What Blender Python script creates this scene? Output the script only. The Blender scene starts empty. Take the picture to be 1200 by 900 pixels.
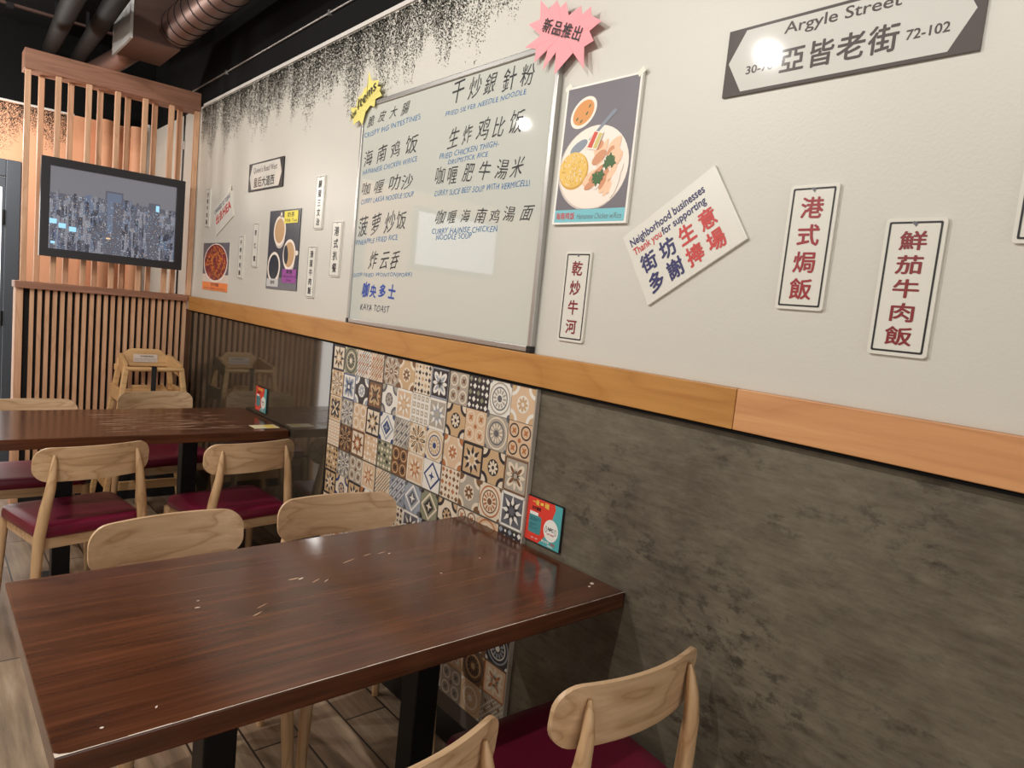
# Restaurant corner: white sign wall over a grey panelled dado, two dark tables, pale wooden chairs, slatted screen with a TV.
import bpy, math, random
from mathutils import Vector, Matrix
R = random.Random(7)
scene = bpy.context.scene
COL = scene.collection
pi = math.pi

# ------------------------------------------------------------------ camera, world, lights, exposure
cam = bpy.data.cameras.new('camera'); cam_o = bpy.data.objects.new('camera', cam); COL.objects.link(cam_o)
right, up, fwd = Vector((.75932, -.6429, .10058)), Vector((-.00842, .14484, .98942)), Vector((.65067, .75213, -.10456))
m = Matrix((right, up, -fwd)).transposed().to_4x4(); m.translation = Vector((-1.3087, 0, 1.3965))
cam_o.matrix_world = m
cam.sensor_fit = 'HORIZONTAL'; cam.sensor_width = 36; cam.lens = 813.1 / 1200 * 36; cam.clip_start = .03
scene.camera = cam_o
w = bpy.data.worlds.new('world'); scene.world = w; w.use_nodes = True
w.node_tree.nodes['Background'].inputs[0].default_value = (1.0, .97, .93, 1)
w.node_tree.nodes['Background'].inputs[1].default_value = 1.2
vs = scene.view_settings
vs.view_transform = 'Standard'; vs.look = 'None'; vs.gamma = 1; vs.use_curve_mapping = False; vs.exposure = 0.40
scene.cycles.max_bounces = 8; scene.cycles.caustics_reflective = False; scene.cycles.caustics_refractive = False

def lamp(name, loc, power, color=(1, .970, .920), radius=.05):
    l = bpy.data.lights.new(name, 'POINT'); l.energy = power; l.color = color; l.shadow_soft_size = radius
    o = bpy.data.objects.new(name, l); COL.objects.link(o); o.location = loc; return o
# the row of ceiling downlights along the room and the ones near the left wall, plus an added fill light
lamp('ceiling_or_fill_lamp', (-1.93, 2.03, 2.80), 66, radius=.03)
lamp('ceiling_or_fill_lamp', (-1.50, 3.36, 2.53), 22, radius=.03)
lamp('ceiling_or_fill_lamp', (-2.00, .75, 2.80), 58, radius=.03)  # added fill light, brightens the right end of the sign wall
lamp('ceiling_or_fill_lamp', (-3.55, 3.60, 2.80), 52, radius=.045)
lamp('ceiling_or_fill_lamp', (-1.25, 5.25, 2.15), 22, radius=.06)

# ------------------------------------------------------------------ materials
M = {}
def lin(c):
    return tuple((x / 255 / 12.92 if x / 255 <= .04045 else ((x / 255 + .055) / 1.055) ** 2.4) for x in c) + (1,)
def mat(name, col, rough=.5, metal=0, spec=.5, emit=None, strength=1):
    a = bpy.data.materials.new(name); a.use_nodes = True; b = a.node_tree.nodes['Principled BSDF']
    b.inputs['Base Color'].default_value = lin(col); b.inputs['Roughness'].default_value = rough
    b.inputs['Metallic'].default_value = metal; b.inputs['Specular IOR Level'].default_value = spec
    if emit: b.inputs['Emission Color'].default_value = lin(emit); b.inputs['Emission Strength'].default_value = strength
    M[name] = a; return a
def nodes(name):
    nt = M[name].node_tree; return nt, nt.nodes, nt.links, nt.nodes['Principled BSDF']
def coords(nt, scale, loc=(0, 0, 0), rnd=False, rot=(0, 0, 0)):
    tc = nt.nodes.new('ShaderNodeTexCoord'); mp = nt.nodes.new('ShaderNodeMapping')
    mp.inputs['Scale'].default_value = scale; mp.inputs['Location'].default_value = loc; mp.inputs['Rotation'].default_value = rot
    if rnd:
        oi = nt.nodes.new('ShaderNodeObjectInfo'); mu = nt.nodes.new('ShaderNodeVectorMath'); mu.operation = 'MULTIPLY_ADD'
        mu.inputs[1].default_value = (3.1, 5.7, 4.3)
        nt.links.new(oi.outputs['Random'], mu.inputs[0]); nt.links.new(tc.outputs['Object'], mu.inputs[2]); nt.links.new(mu.outputs[0], mp.inputs['Vector'])
    else: nt.links.new(tc.outputs['Object'], mp.inputs['Vector'])
    return mp.outputs['Vector']
def noise(nt, vec, scale, detail=6, rough=.6, dist=0):
    n = nt.nodes.new('ShaderNodeTexNoise'); n.inputs['Scale'].default_value = scale; n.inputs['Detail'].default_value = detail
    n.inputs['Roughness'].default_value = rough; n.inputs['Distortion'].default_value = dist
    nt.links.new(vec, n.inputs['Vector']); return n.outputs['Fac']
def ramp(nt, fac, stops):
    r = nt.nodes.new('ShaderNodeValToRGB'); e = r.color_ramp.elements
    while len(e) < len(stops): e.new(.5)
    for k, (p, c) in enumerate(stops): e[k].position = p; e[k].color = lin(c)
    nt.links.new(fac, r.inputs['Fac']); return r.outputs['Color']
def mix(nt, a, b, fac, mode='MIX'):
    n = nt.nodes.new('ShaderNodeMix'); n.data_type = 'RGBA'; n.blend_type = mode
    for v, k in ((fac, 0), (a, 6), (b, 7)):
        if hasattr(v, 'is_output') or hasattr(v, 'links'): nt.links.new(v, n.inputs[k])
        else: n.inputs[k].default_value = v
    return n.outputs[2]
def bump(nt, b, fac, strength, dist=.01):
    n = nt.nodes.new('ShaderNodeBump'); n.inputs['Strength'].default_value = strength; n.inputs['Distance'].default_value = dist
    nt.links.new(fac, n.inputs['Height']); nt.links.new(n.outputs['Normal'], b.inputs['Normal'])
def wood(name, light, dark, axis, rough=.45, fine=60, rings=7, rnd=True, amt=.55, spec=.5):
    mat(name, light, rough, spec=spec); nt, N, L, b = nodes(name)
    s1 = [1.0] * 3; s1[axis] = .045
    v = coords(nt, s1, rnd=rnd); f = noise(nt, v, fine, 5, .65)
    s2 = [1.0] * 3; s2[axis] = .16
    v2 = coords(nt, s2, rnd=rnd); g = noise(nt, v2, rings, 2, .5, .3)
    mm = N.new('ShaderNodeMath'); mm.operation = 'MULTIPLY'; mm.inputs[1].default_value = 9.0; L.new(g, mm.inputs[0])
    fr = N.new('ShaderNodeMath'); fr.operation = 'FRACT'; L.new(mm.outputs[0], fr.inputs[0])
    mid = tuple((p + q) / 2 for p, q in zip(light, dark))
    c1 = ramp(nt, f, [(.3, dark), (.52, mid), (.72, light)])
    c2 = ramp(nt, fr.outputs[0], [(0, mid), (.35, light), (.8, light), (1, dark)])
    L.new(mix(nt, c1, c2, amt), b.inputs['Base Color']); bump(nt, b, f, .08, .002)
    return M[name]

wood('wood_chair', (218, 184, 146), (164, 126, 88), 0, .42, 70, 9)
wood('wood_leg', (214, 178, 136), (164, 122, 82), 2, .42, 70, 9)
wood('wood_high', (226, 186, 134), (188, 142, 92), 0, .45, 60, 7, amt=.4)
wood('wood_table', (106, 61, 38), (50, 26, 15), 0, .17, 60, 4, amt=.25, spec=.5)
wood('wood_slat', (222, 178, 142), (180, 130, 96), 2, .55, 55, 8, amt=.35)
wood('wood_beam', (164, 116, 92), (118, 78, 58), 0, .55, 55, 8, amt=.35)
wood('wood_rail', (196, 142, 76), (164, 108, 48), 1, .42, 40, 5, amt=.35)
wood('wood_rail_red', (216, 160, 108), (184, 124, 78), 1, .45, 40, 5, amt=.3)
mat('black_paint', (8, 8, 8), .9, spec=.2)
mat('black_gloss', (16, 16, 17), .35)
mat('black_steel', (9, 9, 9), .5, spec=.3)
mat('slat_backing', (14, 12, 11), .9)
mat('wall_white', (204, 200, 190), .42); nt, N, L, b = nodes('wall_white'); bump(nt, b, noise(nt, coords(nt, (1, 1, 1)), 140, 3, .6), .10, .004)
mat('trim_white', (205, 200, 194), .5)
mat('orange_paint', (226, 164, 126), .6)
mat('door_grey', (72, 78, 86), .5)
mat('door_glass', (240, 240, 238), .2, emit=(250, 246, 240), strength=1.6)
mat('display_glow', (235, 240, 245), .2, emit=(225, 232, 245), strength=.85)
mat('ceiling_black', (7, 7, 7), .95, spec=.2)
mat('duct_metal', (116, 90, 82), .42, .8)
mat('pipe_dark', (17, 13, 12), .7, .0, .2)
mat('duct_dark', (40, 38, 40), .45, .6)
mat('grille_white', (200, 198, 196), .5)
mat('vinyl', (108, 24, 48), .34, spec=.35)
nt, N, L, b = nodes('vinyl'); bump(nt, b, noise(nt, coords(nt, (1, 1, 1)), 260, 2, .5), .12, .002)
mat('strap_black', (24, 23, 24), .7)
mat('paper_white', (236, 232, 224), .55)
mat('board_white', (200, 201, 192), .03, spec=.6)
mat('sign_white', (218, 214, 203), .32)
mat('alu', (176, 174, 170), .35, .8)
mat('ink_black', (22, 20, 22), .5); mat('ink_blue', (34, 106, 160), .5); mat('ink_royal', (24, 66, 160), .5); mat('ink_navy', (34, 40, 70), .5)
mat('print_navy', (44, 42, 96), .45); mat('print_red', (150, 34, 40), .45); mat('print_bright', (196, 58, 54), .45); mat('print_maroon', (128, 30, 32), .45)
mat('street_grey', (104, 98, 96), .045, spec=.5); mat('street_white', (216, 215, 208), .045, spec=.5)
mat('paper_pink', (240, 158, 164), .7); mat('paper_yellow', (224, 212, 122), .7); mat('tape', (235, 230, 215), .25)
mat('poster_grey', (104, 98, 104), .4); mat('poster_dark', (52, 52, 60), .35); mat('poster_cyan', (116, 190, 200), .4)
mat('china', (240, 226, 212), .4); mat('china_shade', (206, 190, 180), .4); mat('broth', (214, 140, 60), .4); mat('rice', (232, 190, 92), .5); mat('rice_dark', (206, 156, 62), .5)
mat('chicken', (240, 196, 160), .45); mat('chicken_dark', (206, 140, 98), .45); mat('leaf_green', (58, 96, 44), .5); mat('steel', (120, 128, 140), .3); mat('chili', (208, 74, 52), .5); mat('ginger', (206, 190, 110), .5)
mat('noodle_red', (142, 48, 42), .45); mat('noodle_gold', (206, 124, 50), .45); mat('noodle_plum', (104, 40, 62), .45); mat('poster_orange', (240, 132, 58), .45); mat('print_pale', (222, 206, 192), .45)
mat('milk_tea', (196, 154, 106), .4); mat('coffee', (30, 34, 40), .3); mat('label_yellow', (238, 220, 60), .45); mat('label_purple', (150, 62, 150), .45)
mat('card_red', (222, 66, 52), .35); mat('card_teal', (84, 168, 170), .35); mat('card_dark_teal', (70, 140, 144), .35); mat('card_yellow', (240, 206, 90), .4)
mat('sticker', (238, 224, 178), .4)
mat('worn', (196, 160, 132), .45); mat('worn_light', (224, 206, 190), .4)
mat('tv_black', (24, 22, 26), .35)
for nm, c, s in (('scr_sky', (122, 120, 126), .7), ('scr_haze', (134, 134, 144), .7), ('scr_dark', (62, 62, 74), .7), ('scr_mid', (92, 92, 104), .7), ('scr_blue', (104, 114, 136), .7), ('scr_light', (206, 212, 220), .95), ('scr_cyan', (150, 205, 240), 1.0), ('scr_amber', (230, 190, 140), 1.0)):
    mat(nm, (8, 8, 10), .25, emit=c, strength=s)

# grey concrete-look dado panels: the far one is glossy, the near one is matt
def concrete(name, rough, spec, dark, lightc):
    mat(name, dark, rough, spec=spec); nt, N, L, b = nodes(name)
    mid = tuple((p + q) / 2 for p, q in zip(dark, lightc)); deep = tuple(x * .62 for x in dark)
    big = noise(nt, coords(nt, (1, .55, 1)), 4.5, 5, .6, .3); a = noise(nt, coords(nt, (1, .45, 1.0)), 22, 10, .75)
    f = noise(nt, coords(nt, (1, .14, 1)), 85, 5, .7); sp = noise(nt, coords(nt, (1, .5, 1)), 38, 8, .72); msk = noise(nt, coords(nt, (1, .45, .8), (3, 1, 2)), 6.5, 6, .7)
    c = mix(nt, ramp(nt, big, [(.36, dark), (.64, lightc)]), ramp(nt, a, [(.36, dark), (.5, mid), (.64, lightc)]), .5)
    c = mix(nt, c, ramp(nt, f, [(.30, deep), (.5, mid), (.70, lightc)]), .30)
    chips = N.new('ShaderNodeMath'); chips.operation = 'MULTIPLY'
    L.new(ramp(nt, sp, [(.50, (0, 0, 0)), (.60, (255, 255, 255))]), chips.inputs[0]); L.new(ramp(nt, msk, [(.44, (0, 0, 0)), (.62, (235, 235, 235))]), chips.inputs[1])
    L.new(mix(nt, c, lin(deep), chips.outputs[0]), b.inputs['Base Color']); return M[name]
concrete('dado_matt', .52, .4, (74, 65, 53), (124, 116, 99))
concrete('dado_gloss', .05, .5, (54, 48, 40), (80, 73, 62)); M['dado_gloss'].node_tree.nodes['Principled BSDF'].inputs['IOR'].default_value = 1.75

# floor: wood-look porcelain planks running along the room
mat('floor_planks', (150, 128, 108), .42); nt, N, L, b = nodes('floor_planks')
br = N.new('ShaderNodeTexBrick'); br.offset = .37; br.inputs['Scale'].default_value = 1.0
br.inputs['Brick Width'].default_value = .92; br.inputs['Row Height'].default_value = .152; br.inputs['Mortar Size'].default_value = .0035; br.inputs['Mortar Smooth'].default_value = .1
br.inputs['Color1'].default_value = lin((214, 198, 176)); br.inputs['Color2'].default_value = lin((182, 160, 140)); br.inputs['Mortar'].default_value = lin((58, 46, 40))
L.new(coords(nt, (1, 1, 1), (.08, .073, 0), rot=(0, 0, pi / 2)), br.inputs['Vector'])
gr = noise(nt, coords(nt, (1, .07, 1)), 34, 6, .65); ga = noise(nt, coords(nt, (1, .25, 1)), 7, 3, .5, .6)
cg = ramp(nt, gr, [(.3, (120, 100, 84)), (.55, (205, 190, 172)), (.75, (255, 250, 240))]); ch = ramp(nt, ga, [(.35, (180, 168, 156)), (.6, (255, 255, 255))])
L.new(mix(nt, mix(nt, br.outputs['Color'], cg, .75, 'MULTIPLY'), ch, .6, 'MULTIPLY'), b.inputs['Base Color'])

# ------------------------------------------------------------------ mesh builder
class MB:
    def __init__(s): s.v = []; s.f = []; s.m = []
    def add(s, vs, fs, m):
        o = len(s.v); s.v += [tuple(map(float, q)) for q in vs]; s.f += [tuple(i + o for i in q) for q in fs]; s.m += [m] * len(fs); return s
    def box(s, a, b, m):
        (x0, y0, z0), (x1, y1, z1) = a, b
        return s.add([(x0, y0, z0), (x1, y0, z0), (x1, y1, z0), (x0, y1, z0), (x0, y0, z1), (x1, y0, z1), (x1, y1, z1), (x0, y1, z1)],
                     [(3, 2, 1, 0), (4, 5, 6, 7), (0, 1, 5, 4), (1, 2, 6, 5), (2, 3, 7, 6), (3, 0, 4, 7)], m)
    def tube(s, pts, rad, m, n=12, cap=True):
        pts = [Vector(p) for p in pts]; rad = rad if isinstance(rad, (list, tuple)) else [rad] * len(pts); vs = []; ref = None
        for i, p in enumerate(pts):
            t = (pts[min(i + 1, len(pts) - 1)] - pts[max(i - 1, 0)]).normalized()
            if ref is None: ref = Vector((1, 0, 0)) if abs(t.x) < .8 else Vector((0, 1, 0))
            a = (ref - t * ref.dot(t)).normalized(); bb = t.cross(a); ref = a
            vs += [p + rad[i] * (math.cos(2 * pi * k / n) * a + math.sin(2 * pi * k / n) * bb) for k in range(n)]
        fs = [(i * n + k, i * n + (k + 1) % n, (i + 1) * n + (k + 1) % n, (i + 1) * n + k) for i in range(len(pts) - 1) for k in range(n)]
        if cap: fs += [tuple(range(n - 1, -1, -1)), tuple((len(pts) - 1) * n + k for k in range(n))]
        return s.add(vs, fs, m)
    def prism(s, pts, ext, m):            # outline of 3-D points pushed along ext
        n = len(pts); e = Vector(ext); top = [Vector(p) + e for p in pts]
        return s.add([Vector(p) for p in pts] + top, [tuple(range(n - 1, -1, -1)), tuple(range(n, 2 * n))] + [(k, (k + 1) % n, n + (k + 1) % n, n + k) for k in range(n)], m)
    def wall(s, yz, h, m):                # flat figure lying on the wall, h in front of the wall plane; drawn clockwise or not
        a = sum(yz[k][0] * yz[(k + 1) % len(yz)][1] - yz[(k + 1) % len(yz)][0] * yz[k][1] for k in range(len(yz)))
        if a > 0: yz = yz[::-1]
        return s.add([(-h, y, z) for y, z in yz], [tuple(range(len(yz)))], m)
    def plate(s, yz, h0, h1, m):          # board standing between h0 and h1 in front of the wall
        a = sum(yz[k][0] * yz[(k + 1) % len(yz)][1] - yz[(k + 1) % len(yz)][0] * yz[k][1] for k in range(len(yz)))
        if a > 0: yz = yz[::-1]
        return s.prism([(-h0, y, z) for y, z in yz], (h0 - h1, 0, 0), m)
PARENT_LOC = {}
def obj(name, mb, parent=None, loc=None, smooth=False, bevel=0, kind=None):
    off = Vector(PARENT_LOC.get(parent.name, (0, 0, 0))) if parent else Vector(loc or (0, 0, 0))
    me = bpy.data.meshes.new(name); me.from_pydata([Vector(q) - off for q in mb.v], [], mb.f)
    names = list(dict.fromkeys(mb.m))
    for k in names: me.materials.append(M[k])
    me.polygons.foreach_set('material_index', [names.index(k) for k in mb.m])
    if smooth: me.polygons.foreach_set('use_smooth', [True] * len(me.polygons)); me.set_sharp_from_angle(angle=math.radians(38))
    me.update()
    o = bpy.data.objects.new(name, me); COL.objects.link(o)
    if parent: o.parent = parent
    else: o.location = off
    PARENT_LOC[o.name] = off
    if bevel:
        q = o.modifiers.new('bevel', 'BEVEL'); q.width = bevel; q.segments = 2; q.limit_method = 'ANGLE'
    if kind: o['kind'] = kind
    return o
def tag(o, label, cat, group=None):
    o['label'] = label; o['category'] = cat
    if group: o['group'] = group
    return o
def thing(name, label, cat, loc, group=None):
    o = bpy.data.objects.new(name, None); COL.objects.link(o); o.location = loc; o.empty_display_size = .1
    PARENT_LOC[o.name] = Vector(loc); return tag(o, label, cat, group)

# ------------------------------------------------------------------ lettering from the built-in font
GL = {}
WANT = []
def prepare(keys):
    obs = []
    for key in keys:
        if key in GL: continue
        body, off, shear, space = key
        c = bpy.data.curves.new('t', 'FONT'); c.body = body; c.size = 1; c.offset = off; c.shear = shear; c.space_character = space; c.resolution_u = 3; c.fill_mode = 'FRONT'
        o = bpy.data.objects.new('t', c); COL.objects.link(o); obs.append((key, o)); GL[key] = None
    bpy.context.view_layer.update(); dg = bpy.context.evaluated_depsgraph_get()
    for key, o in obs:
        me = bpy.data.meshes.new_from_object(o.evaluated_get(dg))
        GL[key] = ([(v.co.x, v.co.y) for v in me.vertices], [tuple(p.vertices) for p in me.polygons])
        bpy.data.meshes.remove(me)
    for key, o in obs:
        c = o.data; bpy.data.objects.remove(o); bpy.data.curves.remove(c)
def text(mb, body, LB, RB, TL, h, m, off=0, shear=0, space=1, wob=0, em=False):
    """lettering whose box runs from LB to RB (baseline) and up to TL, all (y, z) on the wall; off thickens the strokes"""
    key = (body, 0, shear, space); prepare([key]); vs, fs = GL[key]
    xs = [q[0] for q in vs]; ys = [q[1] for q in vs]
    x0, x1, y0, y1 = min(xs), max(xs), min(ys), max(ys)
    if em: x0, x1, y0, y1 = -.02, 1.02, -.14, .90
    shifts = [(0, 0)] if off < .008 else [(off * math.cos(a_), off * math.sin(a_)) for a_ in (.4, 1.97, 3.54, 5.11)]
    for n_, (sx, sy) in enumerate(shifts):
        out = []
        for x, y in vs:
            u = (x + sx - x0) / (x1 - x0); v = (y + sy - y0) / (y1 - y0)
            if wob > .05: v *= .80
            if wob: v += wob * .7 * math.sin(u * 23 + len(body)); u += wob * .05 * math.sin(v * 3 + u * 40)
            out.append((-h - n_ * .00004, LB[0] + u * (RB[0] - LB[0]) + v * (TL[0] - LB[0]), LB[1] + u * (RB[1] - LB[1]) + v * (TL[1] - LB[1])))
        fixed = []
        for f in fs:
            a = sum((out[f[k]][1] * out[f[(k + 1) % len(f)]][2] - out[f[(k + 1) % len(f)]][1] * out[f[k]][2]) for k in range(len(f)))
            fixed.append(f[::-1] if a > 0 else f)
        mb.add(out, fixed, m)
def rrect(y0, z0, y1, z1, r, n=5):
    p = []
    for cy, cz, a in ((y1 - r, z1 - r, 0), (y0 + r, z1 - r, pi / 2), (y0 + r, z0 + r, pi), (y1 - r, z0 + r, 1.5 * pi)):
        p += [(cy + r * math.cos(a + pi / 2 * k / n), cz + r * math.sin(a + pi / 2 * k / n)) for k in range(n + 1)]
    return p
def ell(cy, cz, ry, rz, n=28, rot=0, a0=0):
    return [(cy + ry * math.cos(a0 + 2 * pi * k / n) * math.cos(rot) - rz * math.sin(a0 + 2 * pi * k / n) * math.sin(rot), cz + ry * math.cos(a0 + 2 * pi * k / n) * math.sin(rot) + rz * math.sin(a0 + 2 * pi * k / n) * math.cos(rot)) for k in range(n)]
def ring(mb, outer, inner, h, m):
    n = len(outer); vs = [(-h, y, z) for y, z in outer] + [(-h, y, z) for y, z in inner]
    fs = []
    for k in range(n):
        f = (k, (k + 1) % n, n + (k + 1) % n, n + k)
        a = sum(vs[f[i]][1] * vs[f[(i + 1) % 4]][2] - vs[f[(i + 1) % 4]][1] * vs[f[i]][2] for i in range(4))
        fs.append(f[::-1] if a > 0 else f)
    mb.add(vs, fs, m)
def line(mb, a, b, wd, h, m):
    dy, dz = b[0] - a[0], b[1] - a[1]; l = math.hypot(dy, dz) or 1; ny, nz = -dz / l * wd / 2, dy / l * wd / 2
    mb.wall([(a[0] + ny, a[1] + nz), (b[0] + ny, b[1] + nz), (b[0] - ny, b[1] - nz), (a[0] - ny, a[1] - nz)], h, m)

# ------------------------------------------------------------------ the room
YB = 5.83                                   # back wall
obj('floor', MB().box((-4.2, -2.6, -.05), (.05, YB + .1, 0), 'floor_planks'), kind='structure')
obj('ceiling', MB().box((-4.2, -2.6, 2.95), (.1, YB + .1, 3.0), 'ceiling_black'), kind='structure')
mb = MB()
mb.box((0, -2.6, 1.2), (.10, YB, 2.44), 'wall_white'); mb.box((0, -2.6, 2.44), (.10, YB, 2.95), 'black_paint')
mb.box((0, -2.6, 0), (.10, 1.392, 1.2), 'dado_matt'); mb.box((0, 1.392, 0), (.10, 2.634, 1.2), 'dado_matt'); mb.box((0, 2.634, 0), (.10, YB, 1.2), 'dado_gloss')
obj('wall_right', mb, kind='structure')
mb = MB()
mb.box((-4.2, YB, 0), (-1.75, YB + .1, 2.43), 'orange_paint'); mb.box((-1.75, YB, 2.05), (-.795, YB + .1, 2.43), 'orange_paint'); mb.box((-.795, YB, 0), (.1, YB + .1, 2.43), 'orange_paint')
mb.box((-4.2, YB, 2.43), (.1, YB + .1, 2.95), 'black_paint'); mb.box((-4.2, YB - .006, 2.425), (-.5, YB, 2.437), 'trim_white')
obj('wall_back', mb, kind='structure')
obj('wall_left', MB().box((-4.3, -2.6, 0), (-4.2, YB + .1, 2.95), 'wall_white'), kind='structure')
obj('trim_1', MB().box((-.008, -2.6, 2.430), (0, 4.6, 2.446), 'trim_white'), kind='structure')
obj('trim_2', MB().box((-.022, .7786, 1.198), (0, 4.655, 1.284), 'wood_rail'), kind='structure', bevel=.002)
obj('trim_3', MB().box((-.022, -2.6, 1.198), (0, .7774, 1.284), 'wood_rail_red'), kind='structure', bevel=.002)
obj('trim_4', MB().box((-.016, -2.6, 1.190), (0, 4.655, 1.198), 'black_paint'), kind='structure')
obj('baseboard_right', MB().box((-.012, -2.6, 0), (0, 4.62, .098), 'black_gloss'), kind='structure', bevel=.003)
# door in the back wall: grey frame, hinged leaf with a bright pane
mb = MB()
mb.box((-.875, YB - .03, 0), (-.793, YB + .05, 2.05), 'door_grey'); mb.box((-1.80, YB - .03, 1.94), (-.875, YB + .05, 2.05), 'door_grey'); mb.box((-1.80, YB - .03, 0), (-1.72, YB + .05, 1.94), 'door_grey')
dr = obj('door_1', mb, kind='structure', bevel=.004)
mb = MB(); mb.box((-.892, YB, 0), (-.877, YB + .04, 1.935), 'door_grey'); mb.box((-1.718, YB, 0), (-1.66, YB + .04, 1.935), 'door_grey'); mb.box((-1.66, YB, 0), (-.892, YB + .04, .25), 'door_grey'); mb.box((-1.66, YB, 1.87), (-.892, YB + .04, 1.935), 'door_grey')
leaf = obj('door_leaf', mb, dr); obj('pane', MB().box((-1.66, YB + .015, .25), (-.892, YB + .022, 1.87), 'door_glass'), leaf)
for z in (1.62, .95): obj('hinge', MB().tube([(-.884, YB - .036, z), (-.884, YB - .036, z + .1)], .009, 'black_steel'), dr)
disp = obj('lit_display', MB().box((-3.36, YB - .02, 1.70), (-2.30, YB, 2.30), 'door_grey'), kind='structure')  # unseen lit display, present only through its reflection in the whiteboard
obj('pane', MB().box((-3.31, YB - .026, 1.75), (-2.35, YB - .02, 2.25), 'display_glow'), disp)

# patterned encaustic tile panel on the dado
PAL = ['t_cream', 't_tan', 't_greyblue', 't_dark', 't_brown', 't_stone', 't_white', 't_navy', 't_rust', 't_sage', 't_beige', 't_slate']
for n_, c in zip(PAL, [(222, 206, 184), (196, 164, 126), (152, 158, 168), (52, 50, 54), (120, 84, 58), (170, 160, 146), (228, 222, 212), (52, 72, 118), (176, 112, 70), (136, 136, 112), (212, 180, 148), (98, 98, 104)]): mat(n_, c, .34)
mat('t_grout', (92, 84, 76), .6)
Y0T, Y1T, ZT = 1.392, 2.6335, 1.19
pitch = (Y1T - Y0T) / 12; H0 = .010
panel = MB().box((-H0, Y0T, .098), (0, Y1T, ZT), 't_grout')
def star(cy, cz, r1, r2, n, a0=0): return [(cy + (r1 if k % 2 == 0 else r2) * math.cos(a0 + pi * k / n), cz + (r1 if k % 2 == 0 else r2) * math.sin(a0 + pi * k / n)) for k in range(2 * n)]
def poly_star(mb, cy, cz, r1, r2, n, a0, h, m):          # star as fan so it fills correctly
    p = star(cy, cz, r1, r2, n, a0); vs = [(-h, cy, cz)] + [(-h, y, z) for y, z in p]; mb.add(vs, [(0, 1 + (k + 1) % len(p), 1 + k) for k in range(len(p))], m)
SCH = [('t_tan', 't_cream', 't_brown'), ('t_greyblue', 't_white', 't_slate'), ('t_beige', 't_cream', 't_rust'), ('t_brown', 't_tan', 't_dark'), ('t_dark', 't_white', 't_greyblue'), ('t_cream', 't_brown', 't_rust'), ('t_white', 't_dark', 't_rust'), ('t_stone', 't_cream', 't_brown'), ('t_cream', 't_navy', 't_tan'), ('t_sage', 't_cream', 't_dark'), ('t_beige', 't_white', 't_tan'), ('t_white', 't_greyblue', 't_navy'), ('t_stone', 't_white', 't_slate'), ('t_cream', 't_dark', 't_tan'), ('t_white', 't_slate', 't_stone'), ('t_tan', 't_dark', 't_cream')]
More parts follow.
